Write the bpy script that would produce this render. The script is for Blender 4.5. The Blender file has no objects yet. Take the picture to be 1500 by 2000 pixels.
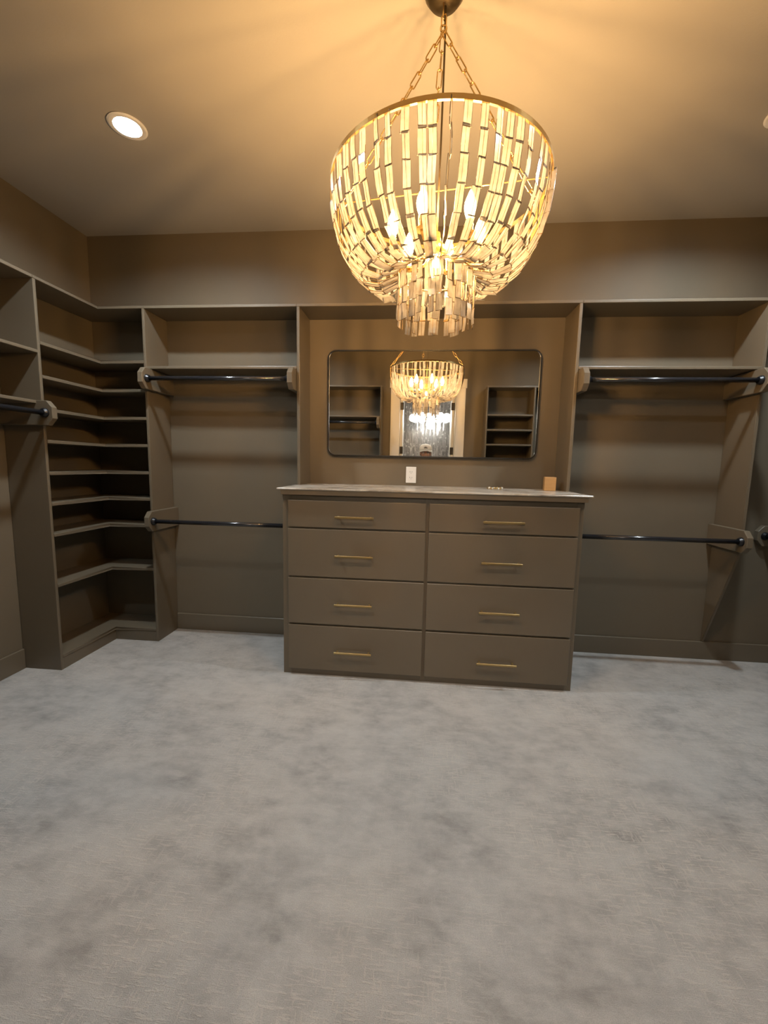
import bpy, bmesh, math, random
from mathutils import Vector, Matrix
random.seed(7)
sc = bpy.context.scene
COL = sc.collection
PI = math.pi

# ------------------------------------------------------------------ camera
F, YAW, PITCH, ROLL = 800.0, 0.0870, 0.1172, 0.0210
CAM = Vector((0.0, -2.92, 1.3073))
fh = Vector((-math.sin(YAW), math.cos(YAW), 0))
rt = Vector((math.cos(YAW), math.sin(YAW), 0))
fw = fh * math.cos(PITCH) - Vector((0, 0, 1)) * math.sin(PITCH)
up = fh * math.sin(PITCH) + Vector((0, 0, 1)) * math.cos(PITCH)
r2 = rt * math.cos(ROLL) + up * math.sin(ROLL)
u2 = -rt * math.sin(ROLL) + up * math.cos(ROLL)
cd = bpy.data.cameras.new('camera')
cam = bpy.data.objects.new('camera', cd)
COL.objects.link(cam)
M = Matrix((r2, u2, -fw)).transposed().to_4x4()
M.translation = CAM
cam.matrix_world = M
cd.sensor_fit = 'HORIZONTAL'
cd.sensor_width = 36.0
cd.lens = F / 1500.0 * 36.0
cd.clip_start = 0.01
sc.camera = cam

# ------------------------------------------------------------------ world, exposure, lamp strengths
w = bpy.data.worlds.new('world')
sc.world = w
w.use_nodes = True
w.node_tree.nodes['Background'].inputs[0].default_value = (0.02, 0.02, 0.022, 1)
w.node_tree.nodes['Background'].inputs[1].default_value = 0.0
vs = sc.view_settings
vs.view_transform = 'Standard'
vs.look = 'None'
vs.gamma = 1.0
vs.use_curve_mapping = False
vs.exposure = 0.0
sc.cycles.caustics_reflective = False
sc.cycles.caustics_refractive = False
sc.cycles.use_adaptive_sampling = True
sc.cycles.adaptive_threshold = 0.035
sc.cycles.max_bounces = 6
sc.cycles.diffuse_bounces = 3
sc.cycles.glossy_bounces = 3
sc.cycles.transmission_bounces = 4
sc.cycles.transparent_max_bounces = 4
CAN_STRENGTH, CAN_COLOR = 1120.0, (0.84, 0.94, 1.0)
REAR_CAN_STRENGTH = 420.0
BULB_STRENGTH, BULB_COLOR = 720.0, (1.0, 0.57, 0.215)
BATH_STRENGTH, BATH_COLOR = 55.0, (1.0, 0.93, 0.82)

# ------------------------------------------------------------------ materials
MAT = {}
def nmat(name):
    m = bpy.data.materials.new(name)
    m.use_nodes = True
    nt = m.node_tree
    b = nt.nodes['Principled BSDF']
    MAT[name] = m
    return m, nt, b
def N(nt, t, **kw):
    n = nt.nodes.new(t)
    for k, v in kw.items():
        if hasattr(n, k): setattr(n, k, v)
        else: n.inputs[k.replace('_', ' ')].default_value = v
    return n
def L(nt, a, b): nt.links.new(a, b)
def mixc(nt, fac, a, b):
    n = nt.nodes.new('ShaderNodeMix'); n.data_type = 'RGBA'
    for sock, v in ((n.inputs[0], fac), (n.inputs[6], a), (n.inputs[7], b)):
        if isinstance(v, (int, float)): sock.default_value = v
        elif isinstance(v, tuple): sock.default_value = v + (1,) if len(v) == 3 else v
        else: L(nt, v, sock)
    return n.outputs[2]
def ramp(nt, src, stops):
    n = nt.nodes.new('ShaderNodeValToRGB')
    e = n.color_ramp.elements
    e[0].position, e[0].color = stops[0][0], (stops[0][1],) * 3 + (1,)
    e[1].position, e[1].color = stops[-1][0], (stops[-1][1],) * 3 + (1,)
    for p, v in stops[1:-1]:
        k = e.new(p); k.color = (v, v, v, 1)
    L(nt, src, n.inputs[0])
    return n.outputs[0]
def noise(nt, scale, detail=3, rough=.55, vec=None, stretch=None):
    n = N(nt, 'ShaderNodeTexNoise')
    n.inputs['Scale'].default_value = scale
    n.inputs['Detail'].default_value = detail
    n.inputs['Roughness'].default_value = rough
    if vec is None:
        g = N(nt, 'ShaderNodeNewGeometry'); vec = g.outputs['Position']
    if stretch:
        mp = N(nt, 'ShaderNodeMapping'); mp.inputs['Scale'].default_value = stretch
        L(nt, vec, mp.inputs['Vector']); vec = mp.outputs[0]
    L(nt, vec, n.inputs['Vector'])
    return n.outputs['Fac']
def simple(name, col, rough=.5, metal=0.0, var=0.06, scale=9.0, bump=0.0, bscale=120, spec=0.5, emit=None, es=0):
    m, nt, b = nmat(name)
    f = noise(nt, scale)
    lo = tuple(c * (1 - var) for c in col); hi = tuple(min(1, c * (1 + var)) for c in col)
    L(nt, mixc(nt, f, lo, hi), b.inputs['Base Color'])
    b.inputs['Roughness'].default_value = rough
    b.inputs['Metallic'].default_value = metal
    b.inputs['Specular IOR Level'].default_value = spec
    if bump:
        bp = N(nt, 'ShaderNodeBump'); bp.inputs['Strength'].default_value = bump; bp.inputs['Distance'].default_value = .002
        L(nt, noise(nt, bscale, 2), bp.inputs['Height']); L(nt, bp.outputs[0], b.inputs['Normal'])
    if emit:
        b.inputs['Emission Color'].default_value = emit + (1,); b.inputs['Emission Strength'].default_value = es
    return m

TAUPE = (0.150, 0.122, 0.084)
simple('wall_paint', TAUPE, rough=.6, var=.03, bump=.12, bscale=180, spec=.3)
simple('cabinet_paint', TAUPE, rough=.36, var=.03, scale=5, spec=.45)
simple('dresser_paint', (0.168, 0.133, 0.090), rough=.34, var=.05, scale=6, spec=.5)
simple('ceiling_paint', (0.40, 0.385, 0.36), rough=.85, var=.02, bump=.15, bscale=150, spec=.2)
simple('white_trim', (0.72, 0.68, 0.60), rough=.4, var=.02)
simple('white_plastic', (0.80, 0.79, 0.76), rough=.35, var=.01)
simple('socket_dark', (0.25, 0.25, 0.25), rough=.5)
simple('black_rod', (0.016, 0.017, 0.021), rough=.16, metal=0.0, var=.1, spec=1.0)
simple('black_metal', (0.012, 0.012, 0.014), rough=.35, metal=.2)
simple('mirror_frame', (0.03, 0.027, 0.022), rough=.35, metal=.5)
simple('brushed_gold', (0.47, 0.34, 0.15), rough=.32, metal=.85, var=.1, scale=40)
simple('gold', (0.72, 0.50, 0.20), rough=.25, metal=.95, var=.12, scale=30)
simple('bronze', (0.10, 0.075, 0.04), rough=.4, metal=.8)
simple('hinge_metal', (0.05, 0.045, 0.04), rough=.4, metal=.7)
simple('can_trim', (0.85, 0.85, 0.85), rough=.4)
simple('bead_gold', (0.70, 0.52, 0.25), rough=.25, metal=.8)
simple('bead_pearl', (0.85, 0.80, 0.70), rough=.2)
simple('skin', (0.46, 0.25, 0.17), rough=.55, var=.08, scale=20)
simple('cap_cloth', (0.75, 0.74, 0.72), rough=.85, var=.05, scale=60, bump=.2, bscale=900)
simple('cap_print', (0.05, 0.05, 0.055), rough=.7)
simple('shirt_cloth', (0.055, 0.06, 0.07), rough=.9, var=.15, scale=30, bump=.2, bscale=700)
simple('trouser_cloth', (0.06, 0.075, 0.11), rough=.9, var=.15, scale=40, bump=.2, bscale=700)
simple('shoe_leather', (0.03, 0.025, 0.02), rough=.5)
simple('hair', (0.035, 0.022, 0.014), rough=.6)
simple('eye_white', (0.8, 0.78, 0.75), rough=.2)
simple('iris', (0.05, 0.03, 0.015), rough=.1)
simple('lip', (0.40, 0.16, 0.13), rough=.5)
simple('phone_black', (0.02, 0.02, 0.022), rough=.2)
simple('bath_floor', (0.40, 0.38, 0.35), rough=.25, var=.1, scale=2)
simple('crystal_glass', (0.75, 0.76, 0.78), rough=.08, metal=.3)

# wooden block
m, nt, b = nmat('block_wood')
f = noise(nt, 14, 4, .6, stretch=(1, 1, 12))
L(nt, mixc(nt, f, (0.40, 0.22, 0.075), (0.56, 0.33, 0.13)), b.inputs['Base Color']); b.inputs['Roughness'].default_value = .55

# stone countertop
m, nt, b = nmat('stone_top')
n1 = noise(nt, 5, 6, .62, stretch=(1, 3.2, 1)); n2 = noise(nt, 18, 4, .6, stretch=(1, 2.5, 1))
c1 = mixc(nt, ramp(nt, n1, [(.38, 0), (.62, 1)]), (0.30, 0.26, 0.21), (0.62, 0.585, 0.52))
c2 = mixc(nt, ramp(nt, n2, [(.55, 0), (.75, .7)]), c1, (0.34, 0.25, 0.16))
L(nt, c2, b.inputs['Base Color']); b.inputs['Roughness'].default_value = .22

# carpet: mottled pile with short woven dashes
m, nt, b = nmat('carpet')
big = noise(nt, 3.2, 4, .62); mid = noise(nt, 9.0, 4, .6, stretch=(1, 1.7, 1)); fine = noise(nt, 420, 2)
dx = noise(nt, 20, 2.5, .6, stretch=(1, 7, 1)); dy = noise(nt, 20, 2.5, .6, stretch=(7, 1, 1))
base = mixc(nt, ramp(nt, big, [(.33, 0), (.67, 1)]), (0.285, 0.274, 0.258), (0.50, 0.485, 0.460))
base = mixc(nt, ramp(nt, mid, [(.36, 0), (.66, .75)]), base, (0.57, 0.553, 0.525))
lx = ramp(nt, dx, [(.53, 0), (.61, .85)]); ly = ramp(nt, dy, [(.56, 0), (.64, .75)])
patch = ramp(nt, noise(nt, 1.6, 2), [(.42, .15), (.6, 1)])
mx = N(nt, 'ShaderNodeMath', operation='MAXIMUM'); L(nt, lx, mx.inputs[0]); L(nt, ly, mx.inputs[1])
mm = N(nt, 'ShaderNodeMath', operation='MULTIPLY'); L(nt, mx.outputs[0], mm.inputs[0]); L(nt, patch, mm.inputs[1])
base = mixc(nt, mm.outputs[0], base, (0.60, 0.565, 0.52))
base = mixc(nt, ramp(nt, fine, [(.35, .35), (.6, 0)]), base, (0.21, 0.20, 0.185))
L(nt, base, b.inputs['Base Color'])
b.inputs['Roughness'].default_value = 1.0; b.inputs['Specular IOR Level'].default_value = .1
b.inputs['Sheen Weight'].default_value = .25; b.inputs['Sheen Roughness'].default_value = .6
bp = N(nt, 'ShaderNodeBump'); bp.inputs['Strength'].default_value = .6; bp.inputs['Distance'].default_value = .006
ad = N(nt, 'ShaderNodeMath', operation='ADD'); L(nt, fine, ad.inputs[0]); L(nt, mm.outputs[0], ad.inputs[1])
L(nt, ad.outputs[0], bp.inputs['Height']); L(nt, bp.outputs[0], b.inputs['Normal'])

# mirror glass
m, nt, b = nmat('mirror_glass')
b.inputs['Base Color'].default_value = (0.80, 0.81, 0.80, 1); b.inputs['Metallic'].default_value = 1; b.inputs['Roughness'].default_value = .01

# capiz shell with brass bound edge
def capiz(name):
    m, nt, b = nmat(name)
    tc = N(nt, 'ShaderNodeTexCoord')
    sep = N(nt, 'ShaderNodeSeparateXYZ'); L(nt, tc.outputs['Generated'], sep.inputs[0])
    def edge(sock, wd):
        s = N(nt, 'ShaderNodeMath', operation='SUBTRACT'); s.inputs[1].default_value = .5; L(nt, sock, s.inputs[0])
        a = N(nt, 'ShaderNodeMath', operation='ABSOLUTE'); L(nt, s.outputs[0], a.inputs[0])
        g = N(nt, 'ShaderNodeMath', operation='GREATER_THAN'); g.inputs[1].default_value = .5 - wd; L(nt, a.outputs[0], g.inputs[0])
        return g.outputs[0]
    mxe = N(nt, 'ShaderNodeMath', operation='MAXIMUM')
    L(nt, edge(sep.outputs[0], .04), mxe.inputs[0]); L(nt, edge(sep.outputs[2], .017), mxe.inputs[1])
    cl = noise(nt, 34, 3, .55)
    col = mixc(nt, ramp(nt, cl, [(.35, 0), (.65, 1)]), (0.40, 0.395, 0.40), (0.60, 0.60, 0.61))
    out = nt.nodes['Material Output']
    tl = N(nt, 'ShaderNodeBsdfTranslucent'); L(nt, col, tl.inputs[0])
    df = N(nt, 'ShaderNodeBsdfDiffuse'); L(nt, col, df.inputs[0])
    gl = N(nt, 'ShaderNodeBsdfGlossy'); gl.inputs['Roughness'].default_value = .22; gl.inputs[0].default_value = (1, .98, .95, 1)
    def ms(f, a, c):
        x = N(nt, 'ShaderNodeMixShader')
        if isinstance(f, float): x.inputs[0].default_value = f
        else: L(nt, f, x.inputs[0])
        L(nt, a, x.inputs[1]); L(nt, c, x.inputs[2]); return x.outputs[0]
    rf = N(nt, 'ShaderNodeBsdfRefraction'); rf.inputs['Roughness'].default_value = .45; rf.inputs['IOR'].default_value = 1.04
    tint = mixc(nt, ramp(nt, cl, [(.35, 0), (.65, 1)]), (0.78, 0.77, 0.76), (0.96, 0.96, 0.97)); L(nt, tint, rf.inputs[0])
    s = ms(.25, tl.outputs[0], df.outputs[0]); s = ms(.52, s, rf.outputs[0]); s = ms(.09, s, gl.outputs[0])
    b.inputs['Base Color'].default_value = (0.16, 0.10, 0.04, 1); b.inputs['Metallic'].default_value = .5; b.inputs['Roughness'].default_value = .4
    s = ms(mxe.outputs[0], s, b.outputs[0])
    L(nt, s, out.inputs[0])
capiz('capiz_shell')

def emis(name, col, st):
    m, nt, b = nmat(name)
    b.inputs['Base Color'].default_value = (1, 1, 1, 1)
    b.inputs['Emission Color'].default_value = col + (1,)
    b.inputs['Emission Strength'].default_value = st
emis('bulb_glow', BULB_COLOR, BULB_STRENGTH)
emis('can_glow', CAN_COLOR, CAN_STRENGTH)
emis('rear_can_glow', CAN_COLOR, REAR_CAN_STRENGTH)
emis('bath_glow', BATH_COLOR, BATH_STRENGTH)

# dark patterned wall covering in the next room
m, nt, b = nmat('patterned_wallpaper')
st = noise(nt, 5, 4, .7, stretch=(6, 1, .7)); sp = noise(nt, 22, 3, .7, stretch=(1.5, 1, .8))
c = mixc(nt, ramp(nt, st, [(.42, 0), (.66, 1)]), (0.050, 0.047, 0.045), (0.20, 0.19, 0.18))
c = mixc(nt, ramp(nt, sp, [(.56, 0), (.72, .9)]), c, (0.48, 0.47, 0.45))
L(nt, c, b.inputs['Base Color']); b.inputs['Roughness'].default_value = .3

# ------------------------------------------------------------------ builders
W = {}
def V(*a): return Vector(a)
def root(name, label, cat, loc=(0, 0, 0), group=None, kind=None):
    o = bpy.data.objects.new(name, None); COL.objects.link(o)
    o.empty_display_size = .05
    o.location = loc; W[o.name] = Vector(loc)
    tag(o, label, cat, group, kind)
    return o
def tag(o, label=None, cat=None, group=None, kind=None):
    if label: o['label'] = label
    if cat: o['category'] = cat
    if group: o['group'] = group
    if kind: o['kind'] = kind
    return o
def link(name, me, parent=None, loc=(0, 0, 0), rot=None):
    o = bpy.data.objects.new(name, me); COL.objects.link(o)
    loc = Vector(loc); W[o.name] = loc
    if parent is not None:
        o.parent = parent; o.location = loc - W[parent.name]
    else: o.location = loc
    if rot is not None:
        o.rotation_mode = 'QUATERNION'; o.rotation_quaternion = rot
    return o
def obj(name, bm, mat, parent=None, smooth=False, origin=None):
    """links a bmesh given in world coordinates as one mesh object with its origin at its own centre"""
    bmesh.ops.recalc_face_normals(bm, faces=bm.faces)
    if origin is None:
        lo = Vector((min(v.co[i] for v in bm.verts) for i in range(3)))
        hi = Vector((max(v.co[i] for v in bm.verts) for i in range(3)))
        origin = (lo + hi) / 2
    bmesh.ops.translate(bm, verts=bm.verts, vec=-Vector(origin))
    me = bpy.data.meshes.new(name); bm.to_mesh(me); bm.free()
    me.materials.append(MAT[mat])
    if smooth:
        for p in me.polygons: p.use_smooth = True
    return link(name, me, parent, origin)
def struct(name, bm, mat, label=None, parent=None):
    o = obj(name, bm, mat, parent)
    if parent is None:
        o['kind'] = 'structure'
        if label: o['label'] = label
    return o
def nb(): return bmesh.new()
def bx(bm, x0, x1, y0, y1, z0, z1, bev=0.0, seg=1):
    vs_ = [bm.verts.new((x, y, z)) for z in (z0, z1) for y in (y0, y1) for x in (x0, x1)]
    fs = [(0, 2, 3, 1), (4, 5, 7, 6), (0, 1, 5, 4), (2, 6, 7, 3), (0, 4, 6, 2), (1, 3, 7, 5)]
    faces = [bm.faces.new([vs_[i] for i in f]) for f in fs]
    if bev:
        es = set(e for f in faces for e in f.edges)
        bmesh.ops.bevel(bm, geom=list(es), offset=bev, segments=seg, affect='EDGES', profile=.5)
    return bm
def box(*a, bev=0.0, seg=1): return bx(nb(), *a, bev=bev, seg=seg)
def prism(bm, pts, axis, a0, a1, bev=0.0, seg=1):
    """polygon pts in the two other axes (in x,y,z order), extruded along axis from a0 to a1"""
    def P(p, a):
        return {'x': (a, p[0], p[1]), 'y': (p[0], a, p[1]), 'z': (p[0], p[1], a)}[axis]
    A = [bm.verts.new(P(p, a0)) for p in pts]; B = [bm.verts.new(P(p, a1)) for p in pts]
    n = len(pts)
    fs = [bm.faces.new(A[::-1]), bm.faces.new(B)]
    for i in range(n): fs.append(bm.faces.new((A[i], A[(i + 1) % n], B[(i + 1) % n], B[i])))
    if bev:
        es = set(e for f in fs[:2] for e in f.edges)
        bmesh.ops.bevel(bm, geom=list(es), offset=bev, segments=seg, affect='EDGES')
    return bm
def tube(bm, pts, rad, n=8, cap=True, closed=False):
    pts = [Vector(p) for p in pts]
    m_ = len(pts); rings = []
    prev = None
    for i, p in enumerate(pts):
        if closed: t = (pts[(i + 1) % m_] - pts[i - 1]).normalized()
        else: t = (pts[min(i + 1, m_ - 1)] - pts[max(i - 1, 0)]).normalized()
        if prev is None:
            a = t.cross(V(0, 0, 1))
            if a.length < 1e-4: a = t.cross(V(1, 0, 0))
        else:
            a = prev - t * prev.dot(t)
        a.normalize(); prev = a; b_ = t.cross(a)
        r = rad[i] if isinstance(rad, (list, tuple)) else rad
        rings.append([bm.verts.new(p + (a * math.cos(2 * PI * k / n) + b_ * math.sin(2 * PI * k / n)) * r) for k in range(n)])
    last = m_ if closed else m_ - 1
    for i in range(last):
        A, B = rings[i], rings[(i + 1) % m_]
        for k in range(n): bm.faces.new((A[k], A[(k + 1) % n], B[(k + 1) % n], B[k]))
    if cap and not closed:
        bm.faces.new(rings[0][::-1]); bm.faces.new(rings[-1])
    return bm
def lathe(bm, prof, c, n=24, cap=False):
    """prof: list of (r, z); revolved about a vertical axis through c"""
    rings = []
    for r, z in prof:
        if r < 1e-6: rings.append([bm.verts.new((c[0], c[1], c[2] + z))])
        else: rings.append([bm.verts.new((c[0] + r * math.cos(2 * PI * k / n), c[1] + r * math.sin(2 * PI * k / n), c[2] + z)) for k in range(n)])
    for A, B in zip(rings, rings[1:]):
        for k in range(n):
            a, b_, c_, d = A[k % len(A)], A[(k + 1) % len(A)], B[(k + 1) % len(B)], B[k % len(B)]
            q = []
            for v in (a, b_, c_, d):
                if v not in q: q.append(v)
            if len(q) > 2: bm.faces.new(q)
    return bm
def cyl(bm, p0, p1, r, n=16): return tube(bm, [p0, p1], r, n)
def ball(bm, c, r, seg=12, rings=8, sx=1, sy=1, sz=1):
    r_ = bmesh.ops.create_uvsphere(bm, u_segments=seg, v_segments=rings, radius=r)
    bmesh.ops.scale(bm, vec=(sx, sy, sz), verts=r_['verts']); bmesh.ops.translate(bm, vec=c, verts=r_['verts'])
    return bm

# ------------------------------------------------------------------ room dimensions (metres)
XL, XR, YF, ZC = -2.419, 2.58, -2.75, 2.869
DEP = 0.248                       # depth of the closet units
XLF, YP = XL + .251, -0.7086      # front plane of the left wall units, near face of the left partition
X1, XA, XB, XC = -1.844, -0.798, 0.917, 1.976
ZU, ZT, TH = 2.287, 2.305, 0.018
ZS = 1.9216                       # top of the shelf over the upper rods
ZBB = 0.1265
ROD_Z, ROD_Z2, ROD_D = 1.832, 0.884, 0.30

# ------------------------------------------------------------------ setting
struct('floor', box(XL - .1, XR + .1, -2.87, .1, -.1, 0), 'carpet', 'mottled grey patterned carpet over the whole closet floor')
CANS = ((-1.432, -.902, 'round recessed ceiling light left of the chandelier'), (1.555, -.790, 'round recessed ceiling light at the right picture edge'),
        (-1.432, -1.97, 'round recessed ceiling light above the left wall rods'), (1.515, -1.97, 'round recessed ceiling light above the right wall rods'))
HS = .0565
bm = nb()                                              # slab with a square opening above each light, covered by its trim ring
xs = sorted([XL - .1, XR + .1] + [c[0] + d for c in CANS for d in (-HS, HS)]); ys = sorted([-2.87, .1] + [c[1] + d for c in CANS for d in (-HS, HS)])
xs = [v for k, v in enumerate(xs) if k == 0 or v - xs[k - 1] > 1e-6]; ys = [v for k, v in enumerate(ys) if k == 0 or v - ys[k - 1] > 1e-6]
gv = {(i, j, k): bm.verts.new((x, y, z)) for i, x in enumerate(xs) for j, y in enumerate(ys) for k, z in enumerate((ZC, ZC + .1))}
solid = {(i, j): not any(abs((xs[i] + xs[i + 1]) / 2 - c[0]) < HS and abs((ys[j] + ys[j + 1]) / 2 - c[1]) < HS for c in CANS) for i in range(len(xs) - 1) for j in range(len(ys) - 1)}
for (i, j), ok in solid.items():
    if not ok: bm.faces.new([gv[a, b_, 1] for a, b_ in ((i, j), (i + 1, j), (i + 1, j + 1), (i, j + 1))]); continue
    for k in (0, 1): bm.faces.new([gv[a, b_, k] for a, b_ in ((i, j), (i + 1, j), (i + 1, j + 1), (i, j + 1))])
    for (di, dj), (p, q) in (((-1, 0), ((i, j), (i, j + 1))), ((1, 0), ((i + 1, j), (i + 1, j + 1))), ((0, -1), ((i, j), (i + 1, j))), ((0, 1), ((i, j + 1), (i + 1, j + 1)))):
        if not solid.get((i + di, j + dj), False): bm.faces.new((gv[p + (0,)], gv[q + (0,)], gv[q + (1,)], gv[p + (1,)]))
struct('ceiling', bm, 'ceiling_paint', 'smooth off white ceiling lit warm by the chandelier')
struct('wall_back', box(XL - .1, XR + .1, 0, .1, 0, ZC), 'wall_paint', 'taupe painted back wall behind mirror and dresser')
struct('wall_left', box(XL - .1, XL, -2.87, 0, 0, ZC), 'wall_paint', 'taupe painted left wall above the corner shelves')
struct('wall_right', box(XR, XR + .1, -2.87, 0, 0, ZC), 'wall_paint', 'taupe painted right wall')
DX0, DX1, DZ = -.305, .435, 2.31
bm = nb()
bx(bm, XL, DX0 - .018, -2.87, YF, 0, ZC); bx(bm, DX1 + .018, XR, -2.87, YF, 0, ZC); bx(bm, DX0 - .018, DX1 + .018, -2.87, YF, DZ + .018, ZC)
struct('wall_front', bm, 'wall_paint', 'taupe wall with the doorway seen in the mirror')

struct('baseboard_back', box(X1, XA - .02, -.014, 0, 0, ZBB, bev=.003), 'cabinet_paint', 'taupe baseboard under the rods between corner shelves and dresser')
struct('baseboard_right', box(XB + .02, XR, -.014, 0, 0, ZBB, bev=.003), 'cabinet_paint', 'taupe baseboard on the back wall right of the dresser')
struct('baseboard_left', box(XL, XL + .014, -2.75, YP, 0, ZBB, bev=.003), 'cabinet_paint', 'taupe baseboard along the left wall')
struct('baseboard_front', box(XL, -.43, YF, YF + .014, 0, ZBB, bev=.003), 'cabinet_paint', 'taupe baseboard beside the doorway')
struct('baseboard_side', box(XR - .014, XR, -2.75, 0, 0, ZBB, bev=.003), 'cabinet_paint', 'taupe baseboard along the right wall')

# doorway: lining, casing, two leaves swung out into the next room
lining = struct('trim_1', box(DX0 - .018, DX0, -2.885, YF + .004, 0, DZ), 'white_trim', 'cream door lining and casing around the doorway')
struct('door_lining', box(DX1, DX1 + .018, -2.885, YF + .004, 0, DZ), 'white_trim', parent=lining)
struct('door_lining', box(DX0 - .018, DX1 + .018, -2.885, YF + .004, DZ, DZ + .018), 'white_trim', parent=lining)
struct('casing', box(DX0 - .125, DX0 - .006, YF, YF + .018, 0, DZ + .006, bev=.003), 'white_trim', parent=lining)
struct('casing', box(DX1 + .006, DX1 + .125, YF, YF + .018, 0, DZ + .006, bev=.003), 'white_trim', parent=lining)
struct('casing', box(DX0 - .14, DX1 + .14, YF, YF + .022, DZ + .006, DZ + .125, bev=.003), 'white_trim', parent=lining)
for n_, (x0, x1, sx, lab) in enumerate(((DX0, DX0 + .035, 1, 'cream door leaf swung open on the left of the doorway'), (DX1 - .035, DX1, -1, 'cream door leaf swung open on the right of the doorway'))):
    d = struct('door_%d' % (n_ + 1), box(x0, x1, -3.24, -2.89, .012, DZ - .004, bev=.003), 'white_trim', lab)
    for z in (.25, 1.50, 2.10):
        xh = x0 if sx > 0 else x1
        bm = nb(); cyl(bm, (xh + sx * .04, -2.884, z - .05), (xh + sx * .04, -2.884, z + .05), .007, 10)
        bx(bm, xh + sx * .002 if sx > 0 else xh - .04, xh + .04 if sx > 0 else xh - .002, -2.888, -2.8845, z - .05, z + .05)
        obj('hinge', bm, 'hinge_metal', d)

# next room, seen only in the mirror
struct('floor_hall', box(-1.6, 1.8, -5.2, -2.87, -.1, 0), 'bath_floor', 'pale floor of the next room')
struct('ceiling_hall', box(-1.6, 1.8, -5.2, -2.87, ZC, ZC + .1), 'ceiling_paint', 'ceiling of the next room')
struct('wall_hall_far', box(-1.7, 1.9, -5.3, -5.2, 0, ZC), 'patterned_wallpaper', 'dark grey patterned wall of the next room behind the doorway')
struct('wall_hall_left', box(-1.7, -1.6, -5.2, -2.87, 0, ZC), 'patterned_wallpaper', 'left wall of the next room')
struct('wall_hall_right', box(1.8, 1.9, -5.2, -2.87, 0, ZC), 'patterned_wallpaper', 'right wall of the next room')

# ------------------------------------------------------------------ closet units
CP = 'cabinet_paint'
def bracket_poly(d0, d1, z0, z1, c=.038):
    """block end profile: from the wall (d0) to the chamfered front (d1)"""
    return [(d0, z0), (d1 - c * .9 if d1 > d0 else d1 + c * .9, z0), (d1, z0 + c), (d1, z1 - c), (d1 - c * .9 if d1 > d0 else d1 + c * .9, z1), (d0, z1)]
def bracket_x(par, xa, xb, z, z0=None, z1=None):        # board against a panel at X, running out from the back wall
    return obj('rod_bracket', prism(nb(), bracket_poly(-.001, -.345, z0 or z - .068, z1 or z + .068), 'x', xa, xb, bev=.002), CP, par)
def rod_x(par, x0, x1, z, y=-ROD_D):
    r = obj('closet_rod', cyl(nb(), (x0, y, z), (x1, y, z), .0145, 20), 'black_rod', par, smooth=False)
    for p in r.data.polygons:
        if len(p.vertices) == 4: p.use_smooth = True
    for xa, s in ((x0, 1), (x1, -1)):
        fl = nb(); tube(fl, [(xa, y, z), (xa + s * .008, y, z), (xa + s * .020, y, z)], [.027, .026, .019], 20)
        obj('flange', fl, 'black_metal', r)
    return r

# corner shelf unit, L-shaped
cu = root('corner_shelf_unit', 'tall L-shaped taupe shelf unit filling the left back corner', 'shelf unit', (XL, 0, 0))
obj('side_panel', box(XL + .001, XLF, YP, YP + TH, 0, ZU, bev=.003, seg=2), CP, cu)
obj('side_panel', box(X1 - TH, X1, -DEP, -.001, 0, ZU, bev=.003, seg=2), CP, cu)
def lshape(z0, z1, bev=.003, ya=YP + TH, xb=X1 - TH):
    return prism(nb(), [(XL + .001, ya), (XLF, ya), (XLF, -DEP), (xb, -DEP), (xb, -.001), (XL + .001, -.001)], 'z', z0, z1, bev)
obj('top_panel', lshape(ZU, ZT, ya=YP, xb=X1), CP, cu)
for z in (1.957, 1.771, 1.587, 1.405, 1.219, 1.037, .850, .540):
    obj('shelf', lshape(z - .02, z), CP, cu)
obj('bottom_shelf', lshape(.074, .094), CP, cu)
obj('toe_kick', prism(nb(), [(XLF - .012, YP + TH), (XLF - .002, YP + TH), (XLF - .002, -DEP + .002), (X1 - TH, -DEP + .002), (X1 - TH, -DEP + .012), (XLF - .012, -DEP + .012)], 'z', 0, .0735), CP, cu)

# back wall, left hanging unit
hu = root('hanging_unit', 'taupe double hanging unit between corner shelves and mirror niche', 'hanging unit', (X1, 0, ZU), 'hanging units with black rods')
obj('top_panel', box(X1 + .0005, XA - .0205, -DEP, -.001, ZU, ZT, bev=.003, seg=2), CP, hu)
obj('shelf', box(X1 + .0005, XA - .0205, -DEP, -.001, ZS - TH, ZS, bev=.003, seg=2), CP, hu)
xl, xr = X1 + .001, XA - .021
for za in (ROD_Z, ROD_Z2):
    bracket_x(hu, xl, xl + .034, za); bracket_x(hu, xr - .034, xr, za)
    rod_x(hu, xl + .034, xr - .034, za)

# niche surround for mirror and dresser
nu = root('mirror_niche_surround', 'two taupe upright panels and top framing the mirror niche', 'niche surround', ((XA + XB) / 2, 0, 0))
obj('side_panel', box(XA - .02, XA, -DEP, -.001, 0, ZU, bev=.003, seg=2), CP, nu)
obj('side_panel', box(XB, XB + .02, -DEP, -.001, 0, ZU, bev=.003, seg=2), CP, nu)
obj('top_panel', box(XA - .02, XB + .02, -DEP, -.001, ZU, ZT, bev=.003, seg=2), CP, nu)

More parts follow.
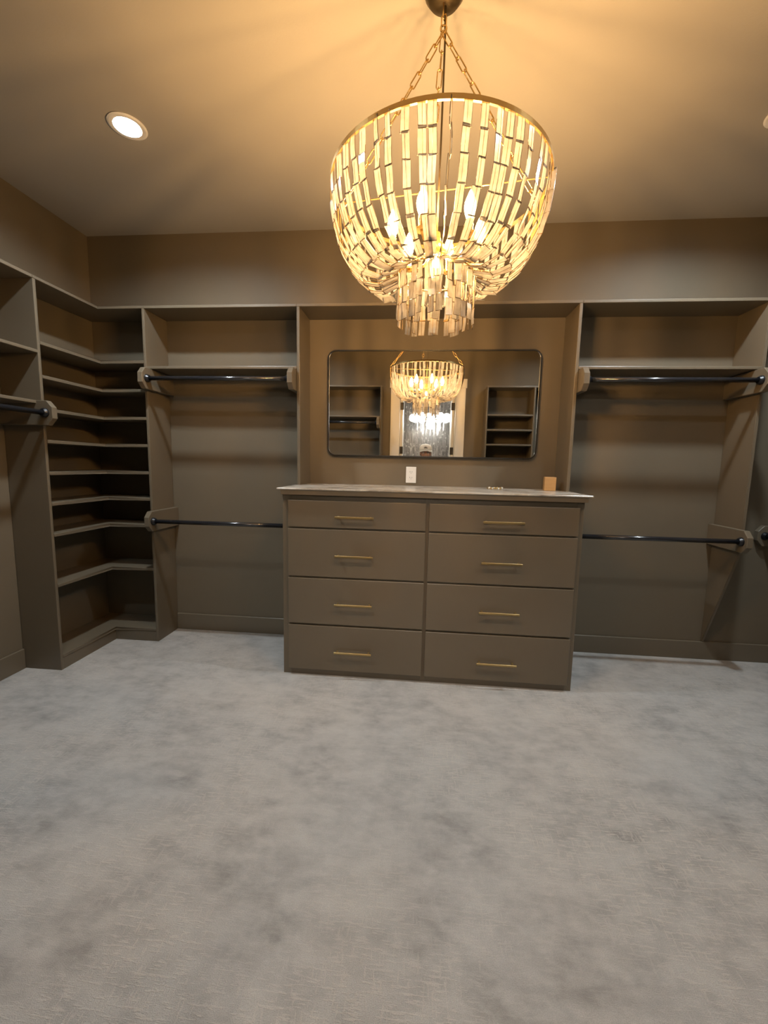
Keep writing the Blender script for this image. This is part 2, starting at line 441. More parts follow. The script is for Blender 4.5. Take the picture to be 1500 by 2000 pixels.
# back wall, right hanging unit
hv = root('hanging_unit', 'taupe double hanging unit right of the mirror niche with a tapered end panel', 'hanging unit', (XB, 0, ZU), 'hanging units with black rods')
obj('top_panel', box(XB + .0205, XR - .002, -DEP, -.001, ZU, ZT, bev=.003, seg=2), CP, hv)
obj('shelf', box(XB + .0205, XC - .0005, -DEP, -.001, ZS - TH, ZS, bev=.003, seg=2), CP, hv)
obj('end_panel', prism(nb(), [(-.001, .13), (-.012, .13), (-DEP, .81), (-DEP, ZU), (-.001, ZU)], 'x', XC, XC + TH, bev=.003, seg=2), CP, hv)
xl, xr = XB + .021, XC - .001
for za in (ROD_Z, ROD_Z2):
    bracket_x(hv, xl, xl + .034, za); bracket_x(hv, xr - .034, xr, za)
    rod_x(hv, xl + .034, xr - .034, za)

# left wall hanging unit towards the camera
def bracket_y(par, ya, yb, z, side):                    # board against a Y plane, running out from a side wall
    pts = bracket_poly(XL + .001, XL + .345, z - .068, z + .068) if side < 0 else bracket_poly(XR - .001, XR - .345, z - .068, z + .068)
    return obj('rod_bracket', prism(nb(), pts, 'y', ya, yb, bev=.002), CP, par)
def rod_y(par, x, y0, y1, z):
    r = obj('closet_rod', cyl(nb(), (x, y0, z), (x, y1, z), .0145, 20), 'black_rod', par)
    for p in r.data.polygons:
        if len(p.vertices) == 4: p.use_smooth = True
    for ya, s in ((y0, 1), (y1, -1)):
        fl = nb(); tube(fl, [(x, ya, z), (x, ya + s * .008, z), (x, ya + s * .020, z)], [.027, .026, .019], 20)
        obj('flange', fl, 'black_metal', r)
lu = root('hanging_unit', 'taupe left wall hanging unit with two upper shelves and one long rod', 'hanging unit', (XL, YP, ZU), 'hanging units with black rods')
obj('top_panel', box(XL + .001, XLF, -2.49, YP - .0005, ZU, ZT, bev=.003, seg=2), CP, lu)
for z in (1.905, 1.622):
    obj('shelf', box(XL + .001, XLF, -1.98, YP - .0005, z - TH, z, bev=.003, seg=2), CP, lu)
bracket_y(lu, YP - .035, YP - .001, 1.553, -1); bracket_y(lu, -1.979, -1.945, 1.553, -1)
rod_y(lu, XL + ROD_D, -1.945, YP - .035, 1.553)
obj('end_panel', prism(nb(), [(XL + .001, .13), (XL + .012, .13), (XLF, .81), (XLF, ZU), (XL + .001, ZU)], 'y', -1.998, -1.98, bev=.003, seg=2), CP, lu)

# right wall hanging unit
ru = root('hanging_unit', 'right wall hanging unit whose rod blocks sit on the back wall at the picture edge', 'hanging unit', (XR, 0, ZU), 'hanging units with black rods')
XRF = XR - .251
obj('top_panel', box(XRF, XR - .001, -2.49, -DEP - .0005, ZU, ZT, bev=.003, seg=2), CP, ru)
obj('shelf', box(XRF, XR - .001, -1.98, -.001, ZS - TH, ZS, bev=.003, seg=2), CP, ru)
obj('end_panel', prism(nb(), [(XR - .001, .13), (XR - .012, .13), (XRF, .81), (XRF, ZU), (XR - .001, ZU)], 'y', -1.998, -1.98, bev=.003, seg=2), CP, ru)
for za in (ROD_Z, ROD_Z2):
    bracket_y(ru, -.035, -.001, za, 1); bracket_y(ru, -1.979, -1.945, za, 1)
    rod_y(ru, XR - ROD_D, -1.945, -.035, za)

# door wall units, seen in the mirror
YU = YF + .25
du = root('hanging_unit', 'taupe hanging unit beside the doorway, reflected in the mirror left half', 'hanging unit', (XL, YF, ZU), 'hanging units with black rods')
obj('top_panel', box(XL + .001, -.53, YF + .001, YU, ZU, ZT, bev=.003, seg=2), CP, du)
obj('shelf', box(XL + .001, -.548, YF + .001, YU, ZS - TH, ZS, bev=.003, seg=2), CP, du)
obj('end_panel', prism(nb(), [(YF + .001, .13), (YF + .012, .13), (YU, 1.0), (YU, ZU), (YF + .001, ZU)], 'x', -.548, -.53, bev=.003, seg=2), CP, du)
for xa in (-1.45, -.583):
    obj('rod_bracket', prism(nb(), bracket_poly(YF + .001, YF + .345, ROD_Z - .068, ROD_Z + .068), 'x', xa, xa + .034, bev=.002), CP, du)
rod_x(du, -1.416, -.583, ROD_Z, y=YF + ROD_D)
su = root('shelf_unit', 'narrow taupe shelf unit beside the doorway, reflected in the mirror right half', 'shelf unit', (.8, YF, 0))
obj('side_panel', box(.80, .82, YF + .001, YU, 0, ZU, bev=.003, seg=2), CP, su)
obj('side_panel', box(1.38, 1.40, YF + .001, YU, 0, ZU, bev=.003, seg=2), CP, su)
obj('top_panel', box(.80, XRF, YF + .001, YU, ZU, ZT, bev=.003, seg=2), CP, su)
for z in (1.957, 1.771, 1.587, 1.405, 1.219, 1.037, .850, .540, .094):
    obj('shelf', box(.8205, 1.3795, YF + .001, YU - .002, z - .02, z, bev=.003, seg=2), CP, su)

# ------------------------------------------------------------------ dresser
DP = 'dresser_paint'
ds = root('dresser', 'wide taupe eight-drawer dresser with gold bar handles below the mirror', 'dresser', (.05, -.4, 0))
DL, DR, DY = -.813, .917, -.556
obj('body', box(DL, DR, DY + .018, -DEP - .003, 0, 1.118, bev=.0015), DP, ds)
# face frame: stiles, rails and base
for x0, x1 in ((DL, -.765), (.030, .066), (.876, DR)):
    obj('stile', box(x0, x1, DY, DY + .018, 0, 1.118, bev=.0012), DP, ds)
for c0, c1 in ((-.765, .030), (.066, .876)):
    for z0, z1 in ((1.075, 1.118), (.910, .932), (.612, .634), (.318, .340), (.0, .052)):
        obj('rail', box(c0, c1, DY + .001, DY + .018, z0, z1), DP, ds)
rows = ((.925, 1.086), (.627, .916), (.333, .618), (.040, .323))
hz = ((.993, .762, .468, .170), (.993, .757, .465, .157))
for ci, (x0, x1) in enumerate(((-.777, .039), (.056, .889))):
    hx = ((-.488, -.262), (.358, .587))[ci]
    for ri, (z0, z1) in enumerate(rows):
        dr = obj('drawer', box(x0, x1, DY - .019, DY - .001, z0, z1, bev=.004, seg=2), DP, ds)
        z = hz[ci][ri]; y0 = DY - .019
        h = nb()
        bx(h, hx[0], hx[1], y0 - .036, y0 - .026, z - .006, z + .006, bev=.0015)
        for xx in (hx[0] + .018, hx[1] - .018): bx(h, xx - .005, xx + .005, y0 - .028, y0 + .001, z - .005, z + .005)
        obj('handle', h, 'brushed_gold', dr)

# countertop: stone slab with moulded painted edge, running back into the niche
ct = root('countertop', 'mottled beige stone slab on top of the dresser', 'countertop', (.05, -.4, 1.12))
S0, S1, SY = -.832, .942, -.603
def tee(o0, yb): return [(S0 + o0, SY + o0), (S1 - o0, SY + o0), (S1 - o0, -DEP - .003), (XB - .002, -DEP - .003), (XB - .002, yb), (XA + .002, yb), (XA + .002, -DEP - .003), (S0 + o0, -DEP - .003)]
def tee2(o0, yb): return [(S0 + .022, SY + o0), (S1 - .022, SY + o0)] + tee(.022, yb)[2:]
obj('stone_slab', prism(nb(), tee(0, -.001), 'z', 1.1475, 1.1565, bev=.0015), 'stone_top', ct)
bm = nb()
lo = [bm.verts.new((x, y, 1.1185)) for x, y in tee2(.007, -.001)]; hi = [bm.verts.new((x, y, 1.1474)) for x, y in tee2(.005, -.001)]
bm.faces.new(lo[::-1]); bm.faces.new(hi)
for i in range(8): bm.faces.new((lo[i], lo[(i + 1) % 8], hi[(i + 1) % 8], hi[i]))
obj('edge_moulding', bm, DP, ct)

# ------------------------------------------------------------------ mirror
def rrect(x0, x1, z0, z1, r, n=8):
    pts = []
    for cx, cz, a0 in ((x1 - r, z1 - r, 0), (x0 + r, z1 - r, PI / 2), (x0 + r, z0 + r, PI), (x1 - r, z0 + r, 1.5 * PI)):
        for k in range(n + 1):
            a = a0 + PI / 2 * k / n
            pts.append((cx + r * math.cos(a), cz + r * math.sin(a)))
    return pts
MX0, MX1, MZ0, MZ1 = -.664, .778, 1.357, 2.081
mr = root('wall_mirror', 'wide wall mirror with rounded corners and thin dark frame above the dresser', 'mirror', ((MX0 + MX1) / 2, 0, MZ0))
po, pi_ = rrect(MX0, MX1, MZ0, MZ1, .055), rrect(MX0 + .008, MX1 - .008, MZ0 + .008, MZ1 - .008, .047)
bm = nb(); n_ = len(po)
vo = [[bm.verts.new((p[0], y, p[1])) for p in q] for q, y in ((po, -.003), (po, -.026), (pi_, -.026), (pi_, -.003))]
for a in range(4):
    A, B = vo[a], vo[(a + 1) % 4]
    for i in range(n_): bm.faces.new((A[i], A[(i + 1) % n_], B[(i + 1) % n_], B[i]))
obj('frame', bm, 'mirror_frame', mr)
obj('glass', prism(nb(), rrect(MX0 + .0085, MX1 - .0085, MZ0 + .0085, MZ1 - .0085, .046), 'y', -.020, -.004), 'mirror_glass', mr)

# ------------------------------------------------------------------ outlet, small things on the dresser
ol = root('power_outlet', 'white duplex power outlet on the wall under the mirror', 'outlet', (-.068, 0, 1.233))
obj('cover_plate', box(-.104, -.032, -.0065, -.0005, 1.176, 1.290, bev=.002), 'white_plastic', ol)
for z in (1.253, 1.213):
    s_ = obj('socket', prism(nb(), rrect(-.085, -.051, z - .014, z + .014, .009, 4), 'y', -.0085, -.0064), 'white_plastic', ol)
    bm = nb()
    bx(bm, -.0765, -.0735, -.0089, -.0084, z - .003, z + .007); bx(bm, -.0625, -.0595, -.0089, -.0084, z - .002, z + .006)
    tube(bm, [(-.068, -.0089, z - .008), (-.068, -.0084, z - .008)], .0025, 10)
    obj('slot', bm, 'socket_dark', s_)
obj('screw', tube(nb(), [(-.068, -.0075, 1.233), (-.068, -.0064, 1.233)], .003, 10), 'white_plastic', ol)

ZD = 1.1565
wb = nb(); prism(wb, [(.794, -.205), (.862, -.215), (.872, -.150), (.804, -.140)], 'z', ZD, ZD + .088, bev=.002)
tag(obj('wooden_block', wb, 'block_wood'), 'small tan wooden block standing on the right back end of the countertop', 'block')
br = root('bead_bracelet', 'small bracelet of gold and pearl beads lying on the countertop', 'bracelet', (.488, -.18, ZD))
for k in range(22):
    a = 2 * PI * k / 22
    rx = .044 + .006 * math.sin(3 * a); ry = .026 + .004 * math.cos(2 * a)
    rb = .0058 if k % 4 else .0078
    bm = ball(nb(), (.488 + rx * math.cos(a), -.18 + ry * math.sin(a), ZD + rb), rb, 10, 6)
    obj('bead', bm, 'bead_gold' if k % 3 else 'bead_pearl', br, smooth=True)
cord = [(.488 + (.044 + .006 * math.sin(3 * t)) * math.cos(t), -.18 + (.026 + .004 * math.cos(2 * t)) * math.sin(t), ZD + .006) for t in [2 * PI * k / 44 for k in range(44)]]
obj('cord', tube(nb(), cord, .001, 5, closed=True), 'bead_gold', br)

# ------------------------------------------------------------------ recessed lights
for x, y, lab in CANS:
    t = root('recessed_light', lab, 'ceiling light', (x, y, ZC), 'recessed ceiling lights')
    obj('trim_ring', lathe(nb(), [(.0545, -.001), (.082, -.001), (.084, -.004), (.076, -.007), (.060, -.007), (.0545, -.001)], (x, y, ZC), 32), 'can_trim', t)
    obj('baffle', lathe(nb(), [(.0545, -.001), (.0535, .026), (.0555, .026), (.0560, .0), (.0545, -.001)], (x, y, ZC), 32), 'can_trim', t)
    obj('lens', lathe(nb(), [(0, .022), (.0530, .022), (.0530, .016), (.045, .014), (0, .014)], (x, y, ZC), 32), 'can_glow' if y > -1.4 else 'rear_can_glow', t)

# ------------------------------------------------------------------ shell chandelier
CX, CY, CR, CZ = .030, -1.370, .369, 2.250
ch = root('shell_chandelier', 'large gold bowl chandelier of hanging capiz shell strips, lit', 'chandelier', (CX, CY, ZC))
obj('canopy', lathe(nb(), [(0, -.052), (.018, -.052), (.05, -.040), (.066, -.018), (.068, -.001), (0, -.001)], (CX, CY, ZC), 32), 'bronze', ch, smooth=True)
obj('top_ring', lathe(nb(), [(CR - .004, -.007), (CR + .003, -.007), (CR + .003, .007), (CR - .004, .007), (CR - .004, -.007)], (CX, CY, CZ), 96), 'gold', ch)
LR, LZ = .130, 1.975
obj('lower_ring', tube(nb(), [(CX + LR * math.cos(2 * PI * k / 48), CY + LR * math.sin(2 * PI * k / 48), LZ) for k in range(48)], .003, 6, closed=True), 'gold', ch, smooth=True)
for a in (math.radians(-8),):
    d = V(math.cos(a), math.sin(a), 0) * (CR - .004)
    c = V(CX, CY, CZ)
    obj('cross_bar', cyl(nb(), c - d, c + d, .0022, 8), 'gold', ch)
CONV = V(CX, CY, 2.748)
# chain links share one mesh
def link_mesh(ln, wd, r):
    pts = []
    for k in range(20):
        a = 2 * PI * k / 20
        pts.append((wd * math.cos(a), 0, (ln / 2 - wd) * (1 if math.sin(a) >= 0 else -1) + wd * math.sin(a)))
    bm = tube(nb(), pts, r, 6, closed=True)
    bmesh.ops.recalc_face_normals(bm, faces=bm.faces)
    me = bpy.data.meshes.new('chain_link'); bm.to_mesh(me); bm.free(); me.materials.append(MAT['gold'])
    for p in me.polygons: p.use_smooth = True
    return me
LM = link_mesh(.050, .0085, .0022)
def chain(p0, p1, pitch=.043):
    p0, p1 = Vector(p0), Vector(p1)
    n = max(1, round((p1 - p0).length / pitch)); d = (p1 - p0) / n
    q0 = V(0, 0, 1).rotation_difference(d)
    for i in range(n):
        q = q0 @ Matrix.Rotation((i % 2) * PI / 2 + .35, 4, 'Z').to_quaternion()
        link('chain_link', LM, ch, p0 + d * (i + .5), q)
chain(V(CX, CY, ZC - .052), CONV)
for deg in (-194, 14, 97):
    a = math.radians(deg)
    chain(CONV - V(0, 0, .01), V(CX + CR * math.cos(a), CY + CR * math.sin(a), CZ + .005))
obj('hook', tube(nb(), [CONV + V(.010 * math.cos(t), 0, .010 * math.sin(t)) for t in [2 * PI * k / 16 for k in range(16)]], .003, 6, closed=True), 'gold', ch, smooth=True)
obj('cord', tube(nb(), [(CX + .004, CY + .004, ZC - .05), (CX + .006, CY + .005, 2.72), (CX + .004, CY, 2.4), (CX, CY, 2.12)], .0035, 8), 'bronze', ch, smooth=True)
obj('hub', lathe(nb(), [(0, .05), (.012, .05), (.016, .02), (.030, .006), (.030, -.012), (.012, -.03), (0, -.034)], (CX, CY, 2.065), 20), 'gold', ch, smooth=True)
NB = 6
for k in range(NB):
    a = 2 * PI * k / NB + math.radians(-109)
    ca, sa = math.cos(a), math.sin(a)
    P = lambda r, z: (CX + r * ca, CY + r * sa, z)
    arm = obj('arm', tube(nb(), [P(.02, 2.055), P(.06, 2.030), P(.11, 2.028), P(.15, 2.040), P(.155, 2.05)], .005, 8), 'gold', ch, smooth=True)
    obj('candle_socket', lathe(nb(), [(0, 0), (.020, 0), (.022, .006), (.012, .010), (.012, .045), (0, .045)], P(.155, 2.046), 16), 'gold', arm)
    obj('bulb', lathe(nb(), [(0, .0), (.010, .002), (.016, .018), (.019, .034), (.017, .052), (.010, .070), (.004, .084), (0, .090)], P(.155, 2.091), 14), 'bulb_glow', ch, smooth=True)

obj('bulb', lathe(nb(), [(0, 0), (.010, -.002), (.016, -.018), (.019, -.034), (.017, -.052), (.010, -.070), (0, -.078)], (CX, CY, 2.030), 14), 'bulb_glow', ch, smooth=True)

# shell strips
prof = [(CR - .001, CZ - .004), (.367, 2.20), (.359, 2.13), (.337, 2.055), (.292, 1.988), (.236, 1.956), (.180, 1.955), (LR + .003, LZ)]
def sample_profile(pr, n=200):
    P = [Vector(p) for p in pr]
    out = []
    for i in range(len(P) - 1):           # Catmull-Rom through the profile
        p0, p1, p2, p3 = P[max(i - 1, 0)], P[i], P[i + 1], P[min(i + 2, len(P) - 1)]
        for k in range(24):
            t = k / 24
            out.append(.5 * ((2 * p1) + (p2 - p0) * t + (2 * p0 - 5 * p1 + 4 * p2 - p3) * t * t + (3 * p1 - p0 - 3 * p2 + p3) * t ** 3))
    out.append(P[-1]); return out
def along(curve):
    s = [0]
    for a, b_ in zip(curve, curve[1:]): s.append(s[-1] + (b_ - a).length)
    return s
def at_len(curve, s, d):
    for i in range(len(s) - 1):
        if s[i + 1] >= d:
            t = (d - s[i]) / max(1e-9, s[i + 1] - s[i]); return curve[i].lerp(curve[i + 1], t)
    return curve[-1]
TW, TL = .0235, .068
def tile_mesh(seed, kx=1.0):
    rnd = random.Random(seed)
    bm = nb(); th = .0009
    bow = rnd.uniform(-.0022, .0022); sk = rnd.uniform(-.0016, .0016)
    F_, B_ = [], []
    for j in range(4):
        t = j / 3; z = (t - .5) * TL
        o = bow * 4 * t * (1 - t); wv = TW / 2 * kx * (1 + rnd.uniform(-.05, .05))
        for lst, s in ((F_, -th), (B_, th)): lst.append([bm.verts.new((-wv + sk * (t - .5), o + s, z)), bm.verts.new((wv + sk * (t - .5), o + s, z))])
    for j in range(3):
        bm.faces.new((F_[j][0], F_[j][1], F_[j + 1][1], F_[j + 1][0])); bm.faces.new((B_[j][1], B_[j][0], B_[j + 1][0], B_[j + 1][1]))
        for s in (0, 1): bm.faces.new((F_[j][s], F_[j + 1][s], B_[j + 1][s], B_[j][s]))
    bm.faces.new((F_[0][0], F_[0][1], B_[0][1], B_[0][0])); bm.faces.new((F_[3][0], F_[3][1], B_[3][1], B_[3][0]))
    bmesh.ops.recalc_face_normals(bm, faces=bm.faces)
    me = bpy.data.meshes.new('shell_tile'); bm.to_mesh(me); bm.free(); me.materials.append(MAT['capiz_shell'])
    return me
TM = [tile_mesh(i, k) for i, k in enumerate((1, .92, 1.05, .97, 1.0, .88))]
strands = []                              # (list of 3-D points for the wire, [(pos, quaternion)])
rnd = random.Random(11)
cur = sample_profile(prof); sl = along(cur); total = sl[-1]
NS = 54; NT = 7; pitch = total / NT
def frame(down, out_, tw):
    z = -down.normalized(); y = out_ - z * out_.dot(z); y.normalize(); x = y.cross(z)
    q = Matrix((x, y, z)).transposed().to_quaternion()
    return q @ Matrix.Rotation(tw, 3, 'Z').to_quaternion()
for i in range(NS):
    a = 2 * PI * (i + rnd.uniform(-.22, .22)) / NS
    lean = rnd.uniform(-.020, .020); ph = rnd.uniform(-.008, .004)
    edge = rnd.random() < .16
    tw0 = rnd.uniform(-.35, .35) + (1.25 if edge else 0)
    tl = []
    for j in range(NT):
        d0, d1 = max(0, pitch * j + ph), min(total, pitch * (j + 1) + ph)
        p0, p1 = at_len(cur, sl, d0), at_len(cur, sl, d1)
        aj = a + lean * (j + .5) / NT * 2 + rnd.uniform(-.008, .008)
        er = V(math.cos(aj), math.sin(aj), 0); et = V(-math.sin(aj), math.cos(aj), 0)
        c = (p0 + p1) / 2; dd = p1 - p0
        lay = .004 * ((i % 3) - 1) if j >= 4 else 0
        pos = V(CX, CY, 0) + er * (c.x + lay * .5) + V(0, 0, c.y + lay + (rnd.uniform(-.006, .006) if j >= 4 else 0))
        down = er * dd.x + V(0, 0, dd.y) + et * rnd.uniform(-.004, .004)
        nrm = er * (-dd.y) + V(0, 0, dd.x)
        tl.append((pos, frame(down, nrm, tw0 + rnd.uniform(-.22, .22))))
    wire = []
    for k in range(17):
        c = at_len(cur, sl, total * k / 16); aj = a + lean * k / 16 * 2
        wire.append(V(CX + c.x * math.cos(aj), CY + c.x * math.sin(aj), c.y))
    strands.append((wire, tl))
for tier, (rr, ns, z0, nt_) in enumerate(((.131, 26, 1.972, 3), (.088, 8, 1.966, 3))):
    for i in range(ns):
        a = 2 * PI * (i + rnd.uniform(-.25, .25)) / ns
        zz = z0 + rnd.uniform(-.014, .004); r = rr + rnd.uniform(-.006, .006)
        er = V(math.cos(a), math.sin(a), 0); et = V(-math.sin(a), math.cos(a), 0)
        tl = []
        for j in range(nt_):
            pos = V(CX, CY, zz - (j + .5) * .0550) + er * (r + .001 * j) + et * rnd.uniform(-.003, .003)
            tl.append((pos, frame(V(0, 0, -1) + er * rnd.uniform(-.05, .05) + et * rnd.uniform(-.07, .07), er, rnd.uniform(-.6, .6))))
        strands.append(([V(CX, CY, zz) + er * r, V(CX, CY, zz - nt_ * .0550) + er * r], tl))
allt = sorted(((pos - CAM).length, si, ti) for si, (w_, tl) in enumerate(strands) for ti, (pos, q) in enumerate(tl))
near = set((si, ti) for d, si, ti in allt[:298])
rest = nb()
for si, (wire, tl) in enumerate(strands):
    so = obj('strand_wire', tube(nb(), wire, .0007, 4), 'gold', ch)
    for ti, (pos, q) in enumerate(tl):
        if (si, ti) in near: link('shell_tile', TM[(si * 5 + ti) % 6], so, pos, q).scale = (1, 1, .78 if si >= NS else 1)
        else:
            me = TM[(si * 5 + ti) % 6]
            mt = Matrix.Translation(pos) @ q.to_matrix().to_4x4() @ Matrix.Diagonal((1, 1, .78 if si >= NS else 1, 1))
            vv = [rest.verts.new(mt @ v.co) for v in me.vertices]
            for p in me.polygons: rest.faces.new([vv[k] for k in p.vertices])
ro = obj('shell_tile_mass', rest, 'capiz_shell', ch); ro['kind'] = 'stuff'

# ------------------------------------------------------------------ crystal chandelier of the next room
BX, BY, BZ = .135, -4.0, 2.02
bc = root('crystal_chandelier', 'bright crystal chandelier with round globes, reflected beyond the doorway', 'chandelier', (BX, BY, ZC))
obj('canopy', lathe(nb(), [(0, -.03), (.05, -.025), (.07, -.001), (0, -.001)], (BX, BY, ZC), 20), 'bronze', bc)
obj('stem', cyl(nb(), (BX, BY, ZC - .02), (BX, BY, BZ + .02), .006, 8), 'bronze', bc)
for k in range(12):
    a = 2 * PI * k / 12; r = .29
    g = obj('globe', ball(nb(), (BX + r * math.cos(a), BY + r * math.sin(a), BZ + .045), .060, 14, 8), 'bath_glow', bc, smooth=True)
    obj('arm', cyl(nb(), (BX, BY, BZ + .02), (BX + (r - .04) * math.cos(a), BY + (r - .04) * math.sin(a), BZ + .035), .004, 6), 'bronze', bc)
obj('globe', ball(nb(), (BX, BY, BZ - .06), .075, 14, 8), 'bath_glow', bc, smooth=True)
for k in range(24):
    a = 2 * PI * k / 24; r = .22 if k % 2 else .13
    ln = .16 if k % 2 else .24
    x, y = BX + r * math.cos(a), BY + r * math.sin(a)
    bm = nb(); tube(bm, [(x, y, BZ + .02), (x, y, BZ - ln * .8), (x, y, BZ - ln)], [.003, .009, .001], 6)
    obj('crystal_drop', bm, 'crystal_glass', bc)

# ------------------------------------------------------------------ the photographer, seen only in the mirror
PX, PY = .062, -3.27
def capsule(bm, p0, p1, r0, r1, n=12, flat=None):
    p0, p1 = Vector(p0), Vector(p1)
    d = p1 - p0; ln = d.length; t = d.normalized()
    pts, rad = [], []
    for k in range(5):
        a = PI / 2 * k / 4; pts.append(p0 - t * r0 * math.cos(a)); rad.append(max(.0004, r0 * math.sin(a)))
    for k in range(5):
        a = PI / 2 * k / 4; pts.append(p1 + t * r1 * math.sin(a)); rad.append(max(.0004, r1 * math.cos(a)))
    tube(bm, pts, rad, n)
def remesh(o, vox):
    md = o.modifiers.new('remesh', 'REMESH'); md.mode = 'VOXEL'; md.voxel_size = vox; md.use_smooth_shade = True
    sm = o.modifiers.new('smooth', 'SMOOTH'); sm.factor = .5; sm.iterations = 4
def pp(x, y, z): return (PX + x, PY + y, z)
body = nb()
HZ = 1.475                                              # eye height
ball(body, pp(0, 0, HZ + .02), .078, 20, 14, .95, 1.15, 1.25)            # skull
ball(body, pp(0, .022, HZ - .05), .062, 16, 10, .92, 1.1, 1.05)          # jaw and face
ball(body, pp(0, .062, HZ - .098), .026, 12, 8)                          # chin
capsule(body, pp(0, .088, HZ - .002), pp(0, .108, HZ - .038), .009, .014)  # nose
for s in (-1, 1):
    ball(body, pp(s * .077, .0, HZ - .012), .026, 12, 8, .35, .7, 1.15)  # ears
    ball(body, pp(s * .010, .100, HZ - .042), .010, 10, 6)
    ball(body, pp(s * .04, .062, HZ - .030), .024, 10, 8)
capsule(body, pp(-.02, .086, HZ - .066), pp(.02, .086, HZ - .066), .009, .009)
capsule(body, pp(0, -.005, HZ - .13), pp(0, -.02, HZ - .20), .052, .06)  # neck
capsule(body, pp(-.12, -.02, 1.21), pp(.12, -.02, 1.21), .075, .075)     # shoulders
capsule(body, pp(0, -.02, 1.15), pp(0, -.02, .98), .125, .115)
capsule(body, pp(-.05, -.02, .93), pp(.05, -.02, .93), .125, .125)
capsule(body, pp(-.06, -.03, .82), pp(.06, -.03, .82), .11, .11)
PH = V(0.0, -2.955, 1.3073)                             # phone centre
for s in (-1, 1):
    sh = V(*pp(s * .165, -.02, 1.215)); el = V(*pp(s * .205, .10, .99)); wr = V(PH.x + s * .062, PH.y - .055, PH.z - .07)
    capsule(body, sh, el, .052, .040); capsule(body, el, wr, .040, .026)
    palm = V(PH.x + s * .060, PH.y - .022, PH.z - .025)
    capsule(body, wr, palm, .026, .024)
    capsule(body, palm + V(0, -.004, -.02), palm + V(0, -.004, .028), .019, .017)
    for k, ln in enumerate((.030, .034, .032, .026)):  # four fingers wrapping the back of the phone
        z = PH.z - .040 + .021 * (3 - k)
        a0 = V(PH.x + s * .062, PH.y - .010, z); a1 = V(PH.x + s * .060, PH.y + .0175, z + .004); a2 = V(PH.x + s * (.056 - ln), PH.y + .0165, z + .006)
        capsule(body, a0, a1, .0088, .0082, 8); capsule(body, a1, a2, .0082, .0068, 8)
    t0 = V(PH.x + s * .055, PH.y - .026, PH.z - .035); t1 = V(PH.x + s * .040, PH.y - .022, PH.z - .005); t2 = V(PH.x + s * .018, PH.y - .0165, PH.z + .012)
    capsule(body, t0, t1, .0115, .010, 8); capsule(body, t1, t2, .010, .0085, 8)
    hp = V(*pp(s * .085, -.02, .80)); kn = V(*pp(s * .095, .01, .43)); an = V(*pp(s * .10, -.02, .08))
    capsule(body, hp, kn, .082, .052); capsule(body, kn, an, .054, .036)
    capsule(body, an + V(0, -.02, -.035), an + V(0, .13, -.045), .036, .034)
person = obj('person', body, 'skin', origin=Vector((PX, PY, 0)), smooth=True)
tag(person, 'person in a white cap holding up a phone, reflected low in the mirror', 'person')
remesh(person, .006)
bm = nb()
capsule(bm, pp(-.12, -.02, 1.205), pp(.12, -.02, 1.205), .086, .086)
capsule(bm, pp(0, -.02, 1.15), pp(0, -.02, .98), .138, .132); capsule(bm, pp(-.055, -.02, .92), pp(.055, -.02, .92), .136, .136)
capsule(bm, pp(-.06, -.03, .84), pp(.06, -.03, .84), .128, .128)
for s in (-1, 1):
    sh = V(*pp(s * .165, -.02, 1.215)); el = V(*pp(s * .205, .10, .99)); wr = V(PH.x + s * .062, PH.y - .055, PH.z - .07)
    capsule(bm, sh, el, .062, .050); capsule(bm, el, el.lerp(wr, .75), .050, .036)
o = obj('shirt', bm, 'shirt_cloth', person, smooth=True); remesh(o, .009)
bm = nb()
capsule(bm, pp(-.06, -.03, .81), pp(.06, -.03, .81), .122, .122)
for s in (-1, 1):
    hp = V(*pp(s * .085, -.02, .80)); kn = V(*pp(s * .095, .01, .43)); an = V(*pp(s * .10, -.02, .10))
    capsule(bm, hp, kn, .095, .066); capsule(bm, kn, an, .066, .055)
o = obj('trousers', bm, 'trouser_cloth', person, smooth=True); remesh(o, .009)
for s in (-1, 1):
    bm = nb(); an = V(*pp(s * .10, -.02, .08))
    capsule(bm, an + V(0, -.025, -.030), an + V(0, .135, -.038), .046, .041)
    bx(bm, an.x - .044, an.x + .044, an.y - .07, an.y + .175, .0, .022, bev=.006)
    o = obj('shoe', bm, 'shoe_leather', person, smooth=True)
for s in (-1, 1):
    e = obj('eye', ball(nb(), pp(s * .031, .077, HZ), .0125, 12, 8), 'eye_white', person, smooth=True)
    obj('iris', ball(nb(), pp(s * .031, .0865, HZ), .0055, 10, 6, 1, .6, 1), 'iris', e, smooth=True)
    obj('eyebrow', tube(nb(), [pp(s * .014, .092, HZ + .022), pp(s * .030, .093, HZ + .027), pp(s * .048, .080, HZ + .020)], [.002, .0035, .0015], 6), 'hair', person, smooth=True)
obj('mouth', tube(nb(), [pp(-.022, .089, HZ - .068), pp(-.008, .0965, HZ - .066), pp(.008, .0965, HZ - .066), pp(.022, .089, HZ - .068)], [.002, .0045, .0045, .002], 8), 'lip', person, smooth=True)
bm = nb()
ball(bm, pp(0, -.012, HZ + .015), .084, 18, 12, .98, 1.12, 1.15)
for v in list(bm.verts):
    q = v.co - V(*pp(0, 0, HZ))
    if q.z < -.075 or (q.y > .035 and q.z < .045): bm.verts.remove(v)
obj('hair', bm, 'hair', person, smooth=True)
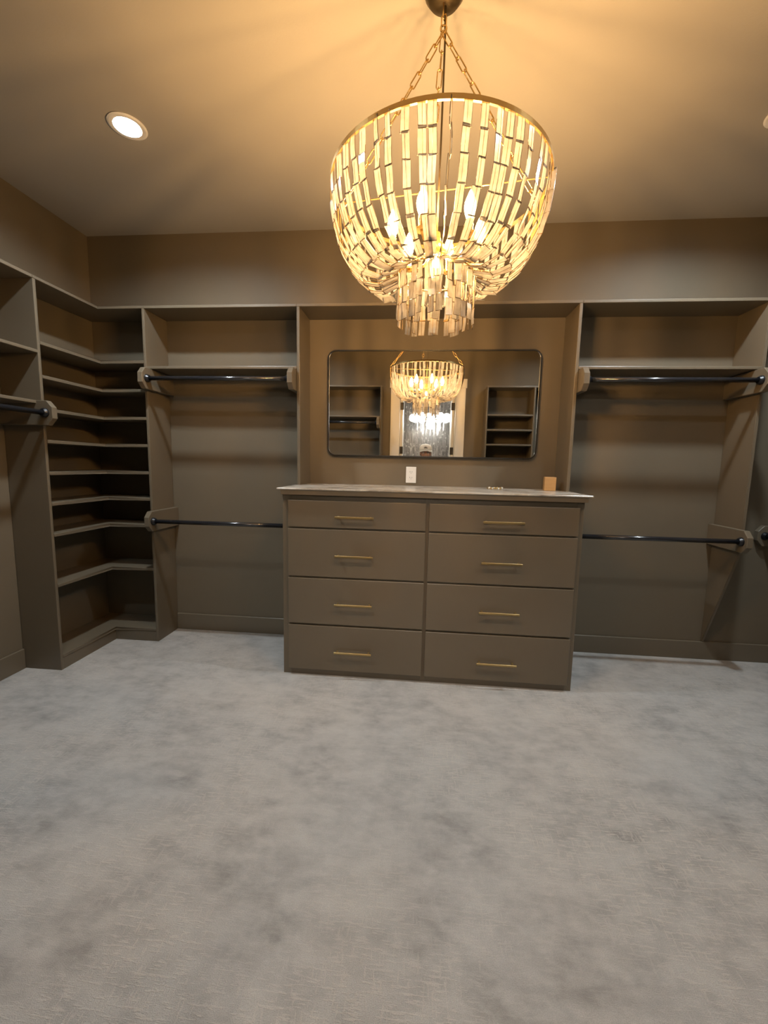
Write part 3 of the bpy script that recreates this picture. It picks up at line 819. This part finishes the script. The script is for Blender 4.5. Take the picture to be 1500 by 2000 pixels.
# cap: crown, brim, button, printed mark
cap = nb()
lathe(cap, [(.091, .035), (.0925, .060), (.090, .085), (.080, .108), (.062, .124), (.035, .133), (0, .136)], pp(0, 0, HZ), 24)
for v in cap.verts: v.co.y = PY + (v.co.y - PY) * 1.16 - .004
cp = obj('cap', cap, 'cap_cloth', person, smooth=True)
sd = cp.modifiers.new('thick', 'SOLIDIFY'); sd.thickness = .003
bm = nb(); T, B = [], []
for k in range(13):
    a = math.radians(15 + 150 * k / 12)
    for lst, r_, dz in ((T, .0915, .040), (B, .170, .026)):
        x = math.cos(a) * (.0915 if lst is T else .093); y = math.sin(a) * (.106 if lst is T else .172)
        lst.append((PX + x, PY + y - .004, HZ + dz - .018 * (abs(math.cos(a)) ** 2 if lst is B else abs(math.cos(a)) * .3)))
tv = [bm.verts.new(p) for p in T]; bv = [bm.verts.new(p) for p in B]
for k in range(12): bm.faces.new((tv[k], tv[k + 1], bv[k + 1], bv[k]))
o = obj('brim', bm, 'cap_cloth', cp, smooth=True); sd = o.modifiers.new('thick', 'SOLIDIFY'); sd.thickness = .004
obj('button', ball(nb(), pp(0, -.004, HZ + .137), .007, 10, 6, 1, 1, .6), 'cap_cloth', cp)
bm = nb()
for (x0, x1, z0, z1) in ((-.026, .026, .068, .078), (-.018, .012, .082, .090)):
    n_ = 6; lo, hi = [], []
    for k in range(n_ + 1):
        x = x0 + (x1 - x0) * k / n_
        y = 1.16 * math.sqrt(.0935 ** 2 - x * x)
        lo.append(bm.verts.new(pp(x, y - .003, HZ + z0))); hi.append(bm.verts.new(pp(x, y - .004 - (z1 - z0) * .12, HZ + z1)))
    for k in range(n_): bm.faces.new((lo[k], lo[k + 1], hi[k + 1], hi[k]))
o = obj('print', bm, 'cap_print', cp); sd = o.modifiers.new('thick', 'SOLIDIFY'); sd.thickness = .002; sd.offset = 0
ph = root('smartphone', 'black smartphone held up in both hands of the person', 'phone', (PH.x, PH.y, PH.z - .075))
obj('phone_body', box(PH.x - .037, PH.x + .037, PH.y - .0045, PH.y + .0045, PH.z - .10, PH.z + .05, bev=.003, seg=2), 'phone_black', ph)
obj('screen', box(PH.x - .034, PH.x + .034, PH.y - .0052, PH.y - .0044, PH.z - .095, PH.z + .045), 'black_metal', ph)
